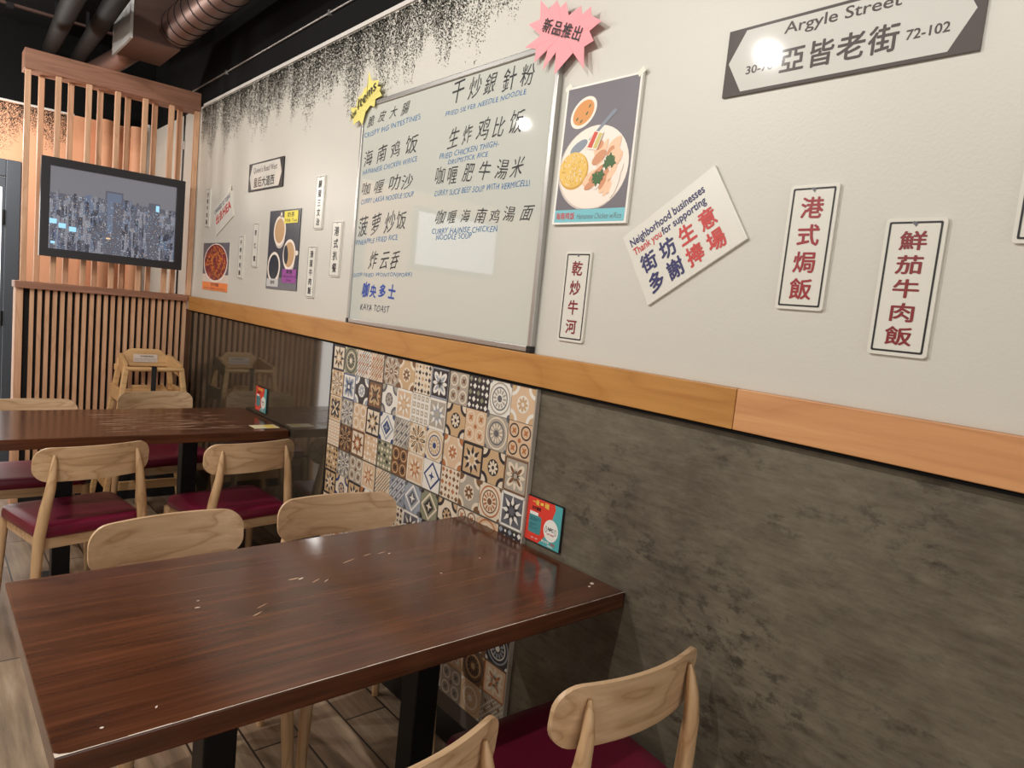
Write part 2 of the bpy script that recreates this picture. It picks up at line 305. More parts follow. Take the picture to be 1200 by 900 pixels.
def tile(mb, cy, cz, s, kind, sch):
    a, b2, c = sch; h = H0 + .0012; g = s / 2 - .0011
    mb.plate([(cy - g, cz - g), (cy + g, cz - g), (cy + g, cz + g), (cy - g, cz + g)], H0, h, a)
    e = .0003; C4 = [(cy + i * g, cz + j * g) for i in (-1, 1) for j in (-1, 1)]
    def quart(r, k, mm):                                 # quarter discs in the corners
        for (y, z) in C4:
            sy, sz = (1 if y < cy else -1), (1 if z < cz else -1)
            pts = [(y, z)] + [(y + sy * r * math.cos(t * pi / 16), z + sz * r * math.sin(t * pi / 16)) for t in range(9)]
            mb.wall(pts, h + e * k, mm)
    def edges(k, mm, wd=.06):
        for i in range(4):
            p, q = [(-g, -g), (g, -g), (g, g), (-g, g)][i], [(g, -g), (g, g), (-g, g), (-g, -g)][i]
            line(mb, (cy + p[0] * .94, cz + p[1] * .94), (cy + q[0] * .94, cz + q[1] * .94), s * wd, h + e * k, mm)
    def petals(n, r0, r1, wd, k, mm, a0=0):
        for i in range(n):
            t = a0 + 2 * pi * i / n; rm = (r0 + r1) / 2
            mb.wall(ell(cy + rm * math.cos(t), cz + rm * math.sin(t), (r1 - r0) / 2, wd, 10, t), h + e * k, mm)
    if kind == 0: quart(g * .62, 1, b2); quart(g * .40, 2, c); mb.wall(ell(cy, cz, g * .5, g * .5, 20), h + e, b2); petals(8, g * .1, g * .44, g * .09, 2, c)
    elif kind == 1:
        edges(1, c, .05); petals(4, g * .05, g * .95, g * .24, 2, b2, pi / 4); petals(4, g * .12, g * .7, g * .10, 3, c, pi / 4); petals(4, g * .1, g * .8, g * .13, 2, b2); mb.wall(ell(cy, cz, g * .16, g * .16, 12), h + e * 4, a)
    elif kind == 2:
        edges(1, b2, .08); poly_star(mb, cy, cz, g * .92, g * .42, 8, 0, h + e * 2, b2); poly_star(mb, cy, cz, g * .68, g * .30, 8, pi / 8, h + e * 3, c); poly_star(mb, cy, cz, g * .4, g * .18, 8, 0, h + e * 4, a)
    elif kind == 3:
        for i in (-1, 1):
            for j in (-1, 1):
                y, z = cy + i * g * .5, cz + j * g * .5
                ring(mb, ell(y, z, g * .42, g * .42, 18), ell(y, z, g * .33, g * .33, 18), h + e, b2); poly_star(mb, y, z, g * .26, g * .1, 4, pi / 4, h + e * 2, c)
        mb.wall(ell(cy, cz, g * .14, g * .14, 10), h + e, c)
    elif kind == 4:
        mb.wall([(cy - g * .95, cz), (cy, cz - g * .95), (cy + g * .95, cz), (cy, cz + g * .95)], h + e, b2); mb.wall([(cy - g * .75, cz), (cy, cz - g * .75), (cy + g * .75, cz), (cy, cz + g * .75)], h + e * 2, a)
        mb.wall([(cy - g * .55, cz), (cy, cz - g * .55), (cy + g * .55, cz), (cy, cz + g * .55)], h + e * 3, c); poly_star(mb, cy, cz, g * .36, g * .12, 4, 0, h + e * 4, b2); quart(g * .34, 1, c)
    elif kind == 5:
        for i in range(5):
            for j in range(5):
                if (i + j) % 2 == 0: y, z = cy + (i - 2) * g * .4, cz + (j - 2) * g * .4; mb.wall([(y - g * .18, z), (y, z - g * .18), (y + g * .18, z), (y, z + g * .18)], h + e, c if (i * j) % 3 else b2)
                else: mb.wall(ell(cy + (i - 2) * g * .4, cz + (j - 2) * g * .4, g * .09, g * .09, 8), h + e, b2)
    elif kind == 6:
        ring(mb, ell(cy, cz, g * .96, g * .96, 28), ell(cy, cz, g * .86, g * .86, 28), h + e, c); ring(mb, ell(cy, cz, g * .7, g * .7, 24), ell(cy, cz, g * .62, g * .62, 24), h + e, b2); petals(12, g * .28, g * .6, g * .07, 2, c); mb.wall(ell(cy, cz, g * .2, g * .2, 14), h + e * 3, b2); quart(g * .22, 2, b2)
    elif kind == 7:
        for k in range(-3, 4):
            t = k * g / 3.2
            line(mb, (cy + max(-g, t - g), cz + max(-g, -t - g)), (cy + min(g, t + g), cz + min(g, g - t)), s * .025, h + e, c)
            line(mb, (cy + max(-g, t - g), cz - max(-g, -t - g)), (cy + min(g, t + g), cz - min(g, g - t)), s * .025, h + e * 2, b2)
        for i in (-1, 0, 1):
            for j in (-1, 0, 1): mb.wall(ell(cy + i * g * .6, cz + j * g * .6, g * .12, g * .12, 8), h + e * 3, c)
    elif kind == 8:
        petals(8, g * .25, g * .95, g * .12, 1, b2); petals(8, g * .3, g * .8, g * .06, 2, c); petals(8, g * .5, g * .98, g * .1, 1, c, pi / 8); mb.wall(ell(cy, cz, g * .22, g * .22, 14), h + e * 3, c); mb.wall(ell(cy, cz, g * .1, g * .1, 10), h + e * 4, b2); quart(g * .28, 2, c)
    else:
        for i in range(4):
            for j in range(4): y, z = cy + (i - 1.5) * g * .5, cz + (j - 1.5) * g * .5; mb.wall([(y - g * .17, z - g * .17), (y + g * .17, z - g * .17), (y + g * .17, z + g * .17), (y - g * .17, z + g * .17)], h + e, b2); mb.wall(ell(y, z, g * .1, g * .1, 8), h + e * 2, c)
TR = random.Random(21); pat = MB()
for r_ in range(10):
    for c_ in range(12):
        s = pitch; cy = Y1T - (c_ + .5) * s; cz = ZT - (r_ + .5) * s - .001
        big = .002 * (0)
        if cz - s / 2 < .098: continue
        kind, sch = TR.randrange(10), TR.choice(SCH)
        if (r_, c_) == (3, 7): kind, sch = 4, ('t_white', 't_navy', 't_white')
        if (r_, c_) == (2, 6): kind, sch = 8, ('t_cream', 't_dark', 't_tan')
        if (r_, c_) == (0, 9): kind, sch = 5, ('t_dark', 't_white', 't_sage')
        if (r_, c_) == (1, 6): kind, sch = 9, ('t_white', 't_stone', 't_cream')
        if (r_, c_) == (1, 7): kind, sch = 2, ('t_stone', 't_white', 't_greyblue')
        if (r_, c_) in ((3, 11), (5, 6)): kind, sch = 2, ('t_slate', 't_white', 't_dark')
        if (r_, c_) == (1, 11): kind, sch = 3, ('t_beige', 't_dark', 't_rust')
        if (r_, c_) == (1, 10): kind, sch = 6, ('t_stone', 't_slate', 't_cream')
        tile(pat, cy, cz, s, kind, sch)
for k in (1, 2): line(pat, (Y1T - k * 4 * pitch, .098), (Y1T - k * 4 * pitch, ZT), .004, H0 + .0036, 't_grout')
for k in (1, 2): line(pat, (Y0T, ZT - k * 4 * pitch - .001), (Y1T, ZT - k * 4 * pitch - .001), .005, H0 + .0036, 't_grout')
tp = obj('trim_5', panel, kind='structure'); obj('tile_pattern', pat, tp)
obj('trim_6', MB().box((-.014, Y0T - .005, .098), (0, Y0T, ZT), 't_stone'), kind='structure'); obj('trim_7', MB().box((-.014, Y1T, .098), (0, Y1T + .006, ZT), 'black_gloss'), kind='structure')

# hanging-vine speckle stencil along the top of both walls
IR = random.Random(5)
mat('vine_black', (34, 32, 28), .6); mat('vine_olive', (92, 88, 70), .6)
def vines(name, u0, u1, ztop, put, count, dens, label):
    mb = MB(); u = u0
    for k in range(count):
        u = IR.uniform(u0, u1); fade = dens(u)
        if IR.random() > fade: continue
        clump = .5 + .5 * math.sin(u * 9.1 + 1.3 * math.sin(u * 3.7)) * math.sin(u * 23.0)
        drop = (.09 + .22 * clump * IR.random() ** .7 + .07 * IR.random()) * (.45 + .55 * fade)
        n = int(6 + drop * 75); x = u
        for i in range(n):
            t = IR.random() ** 1.25; z = ztop - .004 - t * drop
            s = IR.uniform(.0013, .0032) * (1.1 - .35 * t); a = IR.random() * pi; x = u + IR.gauss(0, .005 + .008 * (1 - t))
            q = [(x + s * math.cos(a + b_) * (1 if j % 2 else .6), z + s * 1.5 * math.sin(a + b_) * (1 if j % 2 else .7)) for j, b_ in enumerate((0, pi / 2, pi, 1.5 * pi))]
            put(mb, q, 'vine_black' if IR.random() < .72 else 'vine_olive')
    o = obj(name, mb); o['kind'] = 'stuff'; tag(o, label, 'wall stencil'); return o
vines('vine_stencil', 1.36, 4.64, 2.43, lambda mb, q, m: mb.wall(q, .0012, m), 2300, lambda u: min(1, max(0, (u - 1.36) / .7)), 'black speckled hanging vine stencil along the top of the white wall')
vines('vine_stencil', -1.75, -.52, 2.425, lambda mb, q, m: mb.add([(x, YB - .0012, z) for x, z in q], [(0, 1, 2, 3)], m), 760, lambda u: 1, 'black speckled hanging vine stencil on the orange wall behind the screen')

# ------------------------------------------------------------------ slatted screen with TV
ys = 4.683
scr = thing('slat_screen', 'tall wooden slat partition with open bars above a close-slatted lower panel', 'partition', (-.45, ys + .03, 0))
obj('beam', MB().box((-.892, ys - .012, 2.413), (-.002, ys + .125, 2.519), 'wood_beam'), scr, bevel=.003)
obj('rail', MB().box((-.912, ys - .03, 1.250), (-.024, ys + .135, 1.287), 'wood_beam'), scr, bevel=.003)
for k, x in enumerate((-.873, -.735, -.590, -.447, -.303, -.160, -.016)): obj('bar', MB().box((x - .0135, ys, 1.287), (x + .0135, ys + .03, 2.413), 'wood_slat'), scr, bevel=.002)
for x in (-.803, -.664, -.520, -.378, -.232, -.092): obj('bar', MB().box((x - .0135, ys + .085, 1.287), (x + .0135, ys + .115, 2.413), 'wood_slat'), scr, bevel=.002)
obj('post', MB().box((-.905, ys - .004, 0), (-.870, ys + .12, 1.250), 'wood_slat'), scr, bevel=.002)
obj('backing_board', MB().box((-.870, ys + .022, .0), (-.024, ys + .05, 1.250), 'slat_backing'), scr)
obj('dark_strip', MB().box((-.869, ys - .012, 0), (-.024, ys - .003, .21), 'slat_backing'), scr)  # dark strip across the foot of the slats
ns = 23
for k in range(ns):
    x = -.830 + k * (.795 / (ns - 1)); obj('slat', MB().box((x - .0100, ys - .002, 0), (x + .0100, ys + .022, 1.250), 'wood_slat'), scr)
tv = thing('television', 'black wall television on the slat screen showing a hazy night skyline', 'television', (-.446, 4.66, 1.437))
mb = MB(); x0, x1, z0, z1 = -.811, -.083, 1.437, 1.973; a0, a1, b0, b1 = -.769, -.126, 1.482, 1.929; ya, yb = 4.615, 4.66
mb.box((x0, yb - .02, z0), (x1, yb, z1), 'tv_black'); mb.box((x0, ya, z0), (a0, yb - .02, z1), 'tv_black'); mb.box((a1, ya, z0), (x1, yb - .02, z1), 'tv_black'); mb.box((a0, ya, z0), (a1, yb - .02, b0), 'tv_black'); mb.box((a0, ya, b1), (a1, yb - .02, z1), 'tv_black')
obj('housing', mb, tv); obj('wall_bracket', MB().box((-.55, yb, 1.6), (-.34, ys, 1.8), 'black_steel'), tv)
SR = random.Random(12); mb = MB(); ysx = 4.6395
mb.box((a0, ysx, b0), (a1, 4.640, b1), 'scr_sky')
def sq(x_, z_, w_, h_, m, k): mb.add([(x_, ysx - .0002 * k, z_), (x_ + w_, ysx - .0002 * k, z_), (x_ + w_, ysx - .0002 * k, z_ + h_), (x_, ysx - .0002 * k, z_ + h_)], [(0, 1, 2, 3)], m)
sq(a0, b0, a1 - a0, .27, 'scr_haze', 1)
sq(a0, b0 + .27, a1 - a0, .035, 'scr_mid', 1)
for row in range(7):
    zt = b0 + .30 - row * .043
    for k in range(52):
        w_ = SR.uniform(.005, .022); h_ = SR.uniform(.03, .12); x_ = SR.uniform(a0, a1 - w_); hh = min(b1, zt + SR.uniform(-.03, .03)); lo = max(b0, hh - h_)
        if hh > b0 + .01: sq(x_, lo, w_, hh - lo, SR.choice(['scr_mid', 'scr_dark', 'scr_blue', 'scr_haze', 'scr_mid']), 2 + row)
for x_, w_, h_ in ((-.500, .090, .360), (-.275, .062, .330)): sq(x_, b0, w_, h_, 'scr_mid', 9)
sq(-.492, b0 + .30, .074, .05, 'scr_blue', 10); sq(-.488, b0 + .12, .03, .18, 'scr_blue', 10); sq(-.235, b0 + .285, .018, .035, 'scr_cyan', 10)
for k in range(1900):
    x_ = SR.uniform(a0, a1 - .004); z_ = b0 + .30 * SR.random() ** .9; s_ = SR.uniform(.0008, .0027); sq(x_, z_, s_, s_ * SR.uniform(.6, 1.6), SR.choice(['scr_light', 'scr_light', 'scr_haze', 'scr_amber', 'scr_cyan']), 11)
for x_, z_ in ((-.765, 1.62), (-.722, 1.60), (-.672, 1.587)): sq(x_, z_, .034, .026, 'scr_cyan', 12)
sq(-.757, 1.51, .02, .014, 'scr_cyan', 12); sq(-.49, 1.57, .022, .008, 'scr_amber', 12)
obj('screen', mb, tv)

# pipes standing against the back wall
def vpipe(x, y, r, label, m='orange_paint', ztop=2.43):
    t = thing('wall_pipe', label, 'pipe', (x, y, 0), 'pipes against the back wall')
    obj('pipe', MB().tube([(x, y, 0), (x, y, ztop)], r, m, 20), t, smooth=True)
    for z in (ztop - .10, ztop - .18): obj('coupling', MB().tube([(x, y, z), (x, y, z + .014)], r * 1.07, m, 20), t, smooth=True)
vpipe(-.322, YB - .065, .052, 'thick orange painted pipe behind the screen, left of the pair'); vpipe(-.118, YB - .055, .042, 'slimmer orange painted pipe behind the screen, nearer the corner')
t = thing('wall_pipe', 'thin white vertical pipe in the corner behind the slat screen', 'pipe', (-.040, YB - .04, 0), 'pipes against the back wall'); obj('pipe', MB().tube([(-.04, YB - .04, 0), (-.04, YB - .04, 2.47)], .017, 'trim_white', 14), t, smooth=True)
for z in (.9, 2.0): obj('clip', MB().box((-.062, YB - .03, z), (-.018, YB, z + .02), 'alu'), t)
t = thing('cable', 'dark cable down the white wall behind the slat screen', 'cable', (-.006, 5.0, 1.29)); obj('lead', MB().tube([(-.006, 5.0, 0), (-.006, 5.0, 2.44)], .005, 'black_gloss', 8), t); obj('fitting', MB().box((-.02, 4.985, 2.22), (0, 5.015, 2.27), 'trim_white'), t)

# ------------------------------------------------------------------ ceiling services
d = thing('air_duct', 'dark spiral air duct with a box plenum and white grille under the ceiling', 'duct', (-.30, 3.4, 2.95))
dx, dz, dr_ = -.285, 2.685, .088
obj('spiral_duct', MB().tube([(dx + .02, 1.2, dz), (dx, 4.16, dz)], dr_, 'duct_metal', 32), d, smooth=True)
for k in range(26): y = 1.3 + k * .112; obj('seam_ring', MB().tube([(dx + .02 * (4.16 - y) / 2.96, y, dz), (dx + .02 * (4.16 - y) / 2.96, y + .006, dz)], dr_ + .003, 'duct_dark', 32), d, smooth=True)
obj('plenum_box', MB().box((-.492, 4.16, 2.585), (-.262, 4.58, 2.88), 'duct_metal'), d, bevel=.004)
obj('elbow', MB().tube([(-.40, 4.58, 2.64), (-.42, 4.9, 2.64), (-.45, 5.4, 2.66)], .06, 'duct_metal', 20), d, smooth=True)
g = MB(); X = -.492
g.box((X - .004, 4.16, 2.58), (X, 4.58, 2.88), 'grille_white')
g.box((X - .012, 4.15, 2.575), (X, 4.59, 2.605), 'grille_white'); g.box((X - .012, 4.15, 2.86), (X, 4.59, 2.89), 'grille_white'); g.box((X - .012, 4.15, 2.605), (X, 4.18, 2.86), 'grille_white'); g.box((X - .012, 4.56, 2.605), (X, 4.59, 2.86), 'grille_white')
for k in range(20): y = 4.19 + k * .0185; g.box((X - .010, y, 2.605), (X - .004, y + .006, 2.86), 'grille_white')
obj('grille', g, d); obj('hanger', MB().box((-.30, 2.9, dz + dr_), (-.28, 2.93, 2.95), 'duct_dark'), d); obj('hanger', MB().box((-.35, 4.35, 2.88), (-.33, 4.38, 2.95), 'duct_dark'), d)
for (p, q, lb) in (((-.80, 3.6, 2.585), (-.66, 5.75, 2.80), 'dark round pipe under the ceiling, left of the grille box'), ((-.63, 3.6, 2.64), (-.50, 5.75, 2.79), 'dark round pipe under the ceiling, just behind the grille box')):
    t = thing('ceiling_pipe', lb, 'pipe', q, 'dark pipes under the ceiling'); P_, Q_ = Vector(p), Vector(q)
    obj('pipe', MB().tube([P_, Q_], 0.045, 'pipe_dark', 18), t, smooth=True)
    for f_ in (.25, .75): c_ = P_.lerp(Q_, f_); obj('hanger', MB().box((c_.x - .008, c_.y - .006, c_.z + .04), (c_.x + .008, c_.y + .006, 2.95), 'duct_dark'), t)
t = thing('ceiling_track', 'thin pale metal track across the black ceiling', 'track', (-.6, 5.5, 2.95)); obj('channel', MB().box((-1.6, 5.485, 2.936), (-.2, 5.51, 2.95), 'duct_metal'), t)
for x in (-.9, -.42): obj('joint', MB().box((x - .02, 5.48, 2.918), (x + .02, 5.515, 2.95), 'duct_dark'), t)
t = thing('conduit', 'thin grey conduit along the black band above the white wall', 'conduit', (-.008, 3.0, 2.56)); obj('tube', MB().tube([(-.007, -.5, 2.552), (-.007, 4.85, 2.560)], .0045, 'alu', 8), t)
for y in (1.5, 2.9, 4.2): obj('clip', MB().box((-.014, y, 2.545), (0, y + .015, 2.568), 'alu'), t)

# ------------------------------------------------------------------ wall signs
def strip_sign(name, label, y0, y1, z0, z1, chars, ink, border=.0034, inset=.0062, size=.50, group='hanging menu strips on the wall', off=.022, lead=None):
    yl, yr = max(y0, y1), min(y0, y1); b = obj(name, MB().plate(rrect(yr, z0, yl, z1, .006), 0, .006, 'sign_white'), loc=(-.003, (yl + yr) / 2, z0)); tag(b, label, 'menu sign', group)
    k = MB(); i = inset; ring(k, rrect(yr + i, z0 + i, yl - i, z1 - i, .003), rrect(yr + i + border, z0 + i + border, yl - i - border, z1 - i - border, .002), .0066, 'ink_black'); obj('border', k, b)
    k = MB(); W_ = (yl - yr) * size; n = len(chars); span = (z1 - z0) - 2 * i - .02; st = span / n; cm = (yl + yr) / 2
    for j, ch_ in enumerate(chars):
        zc = z1 - i - .012 - (j + .5) * st; hh = min(W_, st * .86)
        text(k, ch_, (cm + W_ / 2, zc - hh / 2), (cm - W_ / 2, zc - hh / 2), (cm + W_ / 2, zc + hh / 2), .0066, ink, off, em=True)
    obj('lettering', k, b); k = MB(); k.wall([(cm - .001, z1 - i - .009), (cm + .007, z1 - i - .001), (cm + .003, z1 - i + .001), (cm - .004, z1 - i - .003)], .0067, 't_slate'); obj('hook_slot', k, b); return b
strip_sign('menu_sign', 'white strip sign with four dark red characters, right of the whiteboard', 1.3405, 1.2468, 1.3310, 1.5662, '乾炒牛河', 'print_maroon', size=.44)
strip_sign('menu_sign', 'white strip sign with four red characters below the grey street sign', .7295, .6328, 1.4546, 1.6945, '港式焗飯', 'print_red')
strip_sign('menu_sign', 'white strip sign with five dark red characters, large one low on the right', .5400, .4418, 1.3858, 1.6246, '鮮茄牛肉飯', 'print_maroon', size=.49)
strip_sign('menu_sign', 'white strip sign cut off by the right edge of the photo', .3478, .2510, 1.580, 1.815, '滑蛋牛肉飯', 'print_maroon')
strip_sign('menu_sign', 'small black-lettered strip sign, highest one left of the whiteboard', 2.928, 2.842, 1.659, 1.887, '腿蛋三文治', 'ink_black', .002, .004, .42)
strip_sign('menu_sign', 'small black-lettered strip sign of four characters nearest the whiteboard', 2.744, 2.650, 1.461, 1.688, '港式扒餐', 'ink_black', .002, .004, .45)
strip_sign('menu_sign', 'small black-lettered strip sign right of the coffee cup poster', 2.964, 2.880, 1.363, 1.588, '滑蛋牛肉飯', 'ink_black', .002, .004, .42)
strip_sign('menu_sign', 'small strip sign of three black characters left of the coffee cup poster', 3.648, 3.571, 1.483, 1.708, '杏仁霜', 'ink_black', .002, .004, .40)
strip_sign('menu_sign', 'small strip sign of five black characters just right of the red noodle poster', 3.851, 3.778, 1.420, 1.647, '干炒牛肉飯', 'ink_black', .002, .004, .40)
strip_sign('menu_sign', 'small narrow strip sign next to the slat screen, leftmost on the white wall', 4.468, 4.385, 1.706, 1.933, '沙爹牛肉飯', 'ink_black', .002, .004, .40)

def rot_rect(c, w_, h_, a):              # corners TL, TR, BR, BL as seen, a = tilt (anticlockwise)
    ca, sa = math.cos(a), math.sin(a); out = []
    for sx, sz in ((-1, 1), (1, 1), (1, -1), (-1, -1)):
        u, v = sx * w_ / 2, sz * h_ / 2; out.append((c[0] - (u * ca - v * sa), c[1] + (u * sa + v * ca)))
    return out
def inq(q, u, v):                         # point inside a quad TL,TR,BR,BL, u right, v up
    (a, b_, c_, d_) = q; bl, br_, tl, tr = d_, c_, a, b_
    return tuple(bl[k] * (1 - u) * (1 - v) + br_[k] * u * (1 - v) + tl[k] * (1 - u) * v + tr[k] * u * v for k in (0, 1))
def qtext(mb, body, q, u0, u1, v0, v1, h, m, off=0, shear=0, space=1, em=False): text(mb, body, inq(q, u0, v0), inq(q, u1, v0), inq(q, u0, v1), h, m, off, shear, space, 0, em)
# grey street sign
q = [(.9180, 2.0360), (.4388, 1.9745), (.4374, 1.8909), (.9177, 1.8919)]
q = [(.9180, 2.0280), (.4380, 2.0280), (.4376, 1.8912), (.9178, 1.8916)]
s = obj('street_sign', MB().plate(q, 0, .006, 'street_grey'), loc=(-.003, .68, 1.891), bevel=.001); tag(s, 'long grey and white arrow-shaped street name sign, top right of the wall', 'street sign', 'street name signs')
obj('arrow_field', MB().wall([(.9106, 1.9600), (.8744, 1.8985), (.4851, 1.8980), (.4500, 1.9600), (.4851, 2.0215), (.8760, 2.0215)], .0063, 'street_white'), s)
k = MB(); text(k, 'Argyle Street', (.790, 1.988), (.571, 1.988), (.790, 2.0165), .0066, 'street_grey', .012); text(k, '亞皆老街', (.790, 1.9180), (.568, 1.9180), (.790, 1.9665), .0066, 'street_grey', .02, 0, 1.1)
text(k, '72-102', (.555, 1.9312), (.4865, 1.9312), (.555, 1.9480), .0066, 'street_grey', .02); text(k, '30-70', (.866, 1.9312), (.806, 1.9312), (.866, 1.9470), .0066, 'street_grey', .02); obj('lettering', k, s)
q = [(3.760, 2.0105), (3.3040, 2.0105), (3.3035, 1.8705), (3.7575, 1.8705)]
s = obj('street_sign', MB().plate(q, 0, .006, 'ink_black'), loc=(-.003, 3.53, 1.87)); tag(s, 'small black framed street name sign near the slat screen, highest on the left', 'street sign', 'street name signs')
obj('arrow_field', MB().wall([(3.742, 1.940), (3.712, 1.878), (3.352, 1.878), (3.322, 1.940), (3.352, 2.003), (3.712, 2.003)], .0063, 'street_white'), s)
k = MB(); text(k, "Queen's Road West", (3.69, 1.954), (3.38, 1.954), (3.69, 1.988), .0066, 'ink_black', .005); text(k, '皇后大道西', (3.68, 1.887), (3.41, 1.887), (3.68, 1.936), .0066, 'ink_black', .02); obj('lettering', k, s)
# tilted thank-you sign
q = [(1.1494, 1.5997), (.9123, 1.7516), (.8104, 1.5934), (1.0487, 1.4400)]
s = obj('thank_you_sign', MB().plate(q, 0, .007, 'sign_white'), loc=(-.003, .98, 1.44), bevel=.001); tag(s, 'tilted white thank-you sign with navy and red characters beside the chicken poster', 'sign')
k = MB(); H_ = .0076
qtext(k, 'Neighborhood businesses', q, .055, .845, .765, .90, H_, 'print_navy', .022); qtext(k, 'Thank you', q, .055, .360, .640, .765, H_, 'print_bright', .02); qtext(k, 'for supporting', q, .375, .820, .640, .765, H_, 'print_navy', .022)
for j, ch_ in enumerate('街坊生意'): qtext(k, ch_, q, .075 + j * .205, .245 + j * .205, .36, .625, H_, 'print_navy' if j < 2 else 'print_bright', .03, em=True)
for j, ch_ in enumerate('多謝捧場'): qtext(k, ch_, q, .075 + j * .205, .245 + j * .205, .075, .34, H_, 'print_navy' if j < 2 else 'print_bright', .03, em=True)
obj('lettering', k, s)
q = [(4.3052, 1.8057), (4.0307, 1.8990), (3.9675, 1.7555), (4.2360, 1.6540)]
s = obj('slogan_sign', MB().plate(q, 0, .006, 'sign_white'), loc=(-.003, 4.13, 1.654)); tag(s, 'small tilted white sign with red characters above the red noodle poster', 'sign')
k = MB(); qtext(k, 'CHANGED TO TODAY', q, .04, .96, .76, .92, .0066, 'print_navy', .01); qtext(k, '出去', q, .08, .46, .34, .66, .0066, 'print_bright', .03); qtext(k, 'HEA', q, .50, .94, .36, .66, .0066, 'print_bright', .03); obj('lettering', k, s)
obj('tape', MB().plate(rot_rect((4.045, 1.905), .045, .03, .5), .006, .0066, 'tape'), s)

# hand-cut star papers
def starpaper(name, pts, cen, m, lift, label):
    b = MB(); n = len(pts); sag = [(lift if k % 2 == 0 else lift * .82) for k in range(n)]
    vs = [(-.004 - lift * .75, *cen)] + [(-.004 - sag[k], *pts[k]) for k in range(n)]; b.add(vs, [(0, 1 + (k + 1) % n, 1 + k) for k in range(n)], m)
    vs2 = [(x + .0006, y, z) for x, y, z in vs]; b.add(vs2, [(0, 1 + k, 1 + (k + 1) % n) for k in range(n)], m)
    b.add(vs[1:] + vs2[1:], [(k, (k + 1) % n, n + (k + 1) % n, n + k) for k in range(n)], m)
    return tag(obj(name, b, loc=(-.004, cen[0], cen[1])), label, 'paper star', 'hand cut paper stars')
PINK = [(1.5258, 2.2431), (1.4926, 2.2125), (1.4585, 2.2249), (1.4473, 2.2049), (1.4215, 2.2118), (1.4107, 2.1761), (1.3633, 2.1876), (1.3594, 2.162), (1.3267, 2.1767), (1.3259, 2.1557), (1.2843, 2.1313), (1.3276, 2.1185), (1.3047, 2.0884), (1.3406, 2.0827), (1.3279, 2.0238), (1.3795, 2.0758), (1.4394, 2.0309), (1.446, 2.0912), (1.4885, 2.051), (1.4814, 2.104), (1.5264, 2.079), (1.5293, 2.1169), (1.5728, 2.1286), (1.5152, 2.1494), (1.5671, 2.1889), (1.5251, 2.1942)]
YEL = [(2.4887, 2.2359), (2.4664, 2.1991), (2.4042, 2.1896), (2.4201, 2.1709), (2.3873, 2.1622), (2.4011, 2.1508), (2.3727, 2.1293), (2.4273, 2.1366), (2.4242, 2.0973), (2.4529, 2.1157), (2.4912, 2.0883), (2.5177, 2.0442), (2.5377, 2.0629), (2.5955, 2.0544), (2.589, 2.0796), (2.6237, 2.0746), (2.6031, 2.1012), (2.628, 2.1228), (2.571, 2.1192), (2.5698, 2.1546), (2.5298, 2.161), (2.5261, 2.1794), (2.4933, 2.1834)]
p = starpaper('paper_star', PINK, (1.432, 2.135), 'paper_pink', .022, 'pink star-cut paper with four black characters on the top corner of the whiteboard')
k = MB(); text(k, '新品推出', (1.512, 2.158), (1.357, 2.098), (1.505, 2.194), .0240, 'ink_black', .012, .2, 1.15); obj('handwriting', k, p)
p = starpaper('paper_star', YEL, (2.505, 2.120), 'paper_yellow', .020, 'yellow star-cut paper reading new items on the far corner of the whiteboard')
k = MB(); text(k, 'Items', (2.558, 2.106), (2.424, 2.162), (2.566, 2.142), .0242, 'ink_black', .010, .2, 1.1); text(k, 'New', (2.606, 2.066), (2.566, 2.092), (2.614, 2.094), .0246, 'ink_black', .010, .2); obj('handwriting', k, p)

# ------------------------------------------------------------------ whiteboard
wb = thing('whiteboard', 'large whiteboard covered with handwritten dishes in black and blue marker', 'whiteboard', (-.01, 1.98, 1.285))
y0, y1, z0, z1 = 1.430, 2.534, 1.2865, 2.124; fw = .016
ws = obj('writing_surface', MB().box((-.011, y0 + fw, z0 + fw), (-.002, y1 - fw, z1 - fw), 'board_white'), wb)
fr_ = obj('frame', MB().box((-.018, y0, z0 + fw), (0, y0 + fw, z1), 'alu').box((-.018, y1 - fw, z0 + fw), (0, y1, z1), 'alu').box((-.018, y0 + fw, z1 - fw), (0, y1 - fw, z1), 'alu').box((-.018, y0 + fw, z0), (0, y1 - fw, z0 + fw), 'alu'), wb, bevel=.002)
for y in (y0, y1 - fw): obj('corner_cap', MB().box((-.020, y, z0 - .001), (0, y + fw, z0 + fw), 'black_gloss'), fr_)['label'] = 'black corner cap'
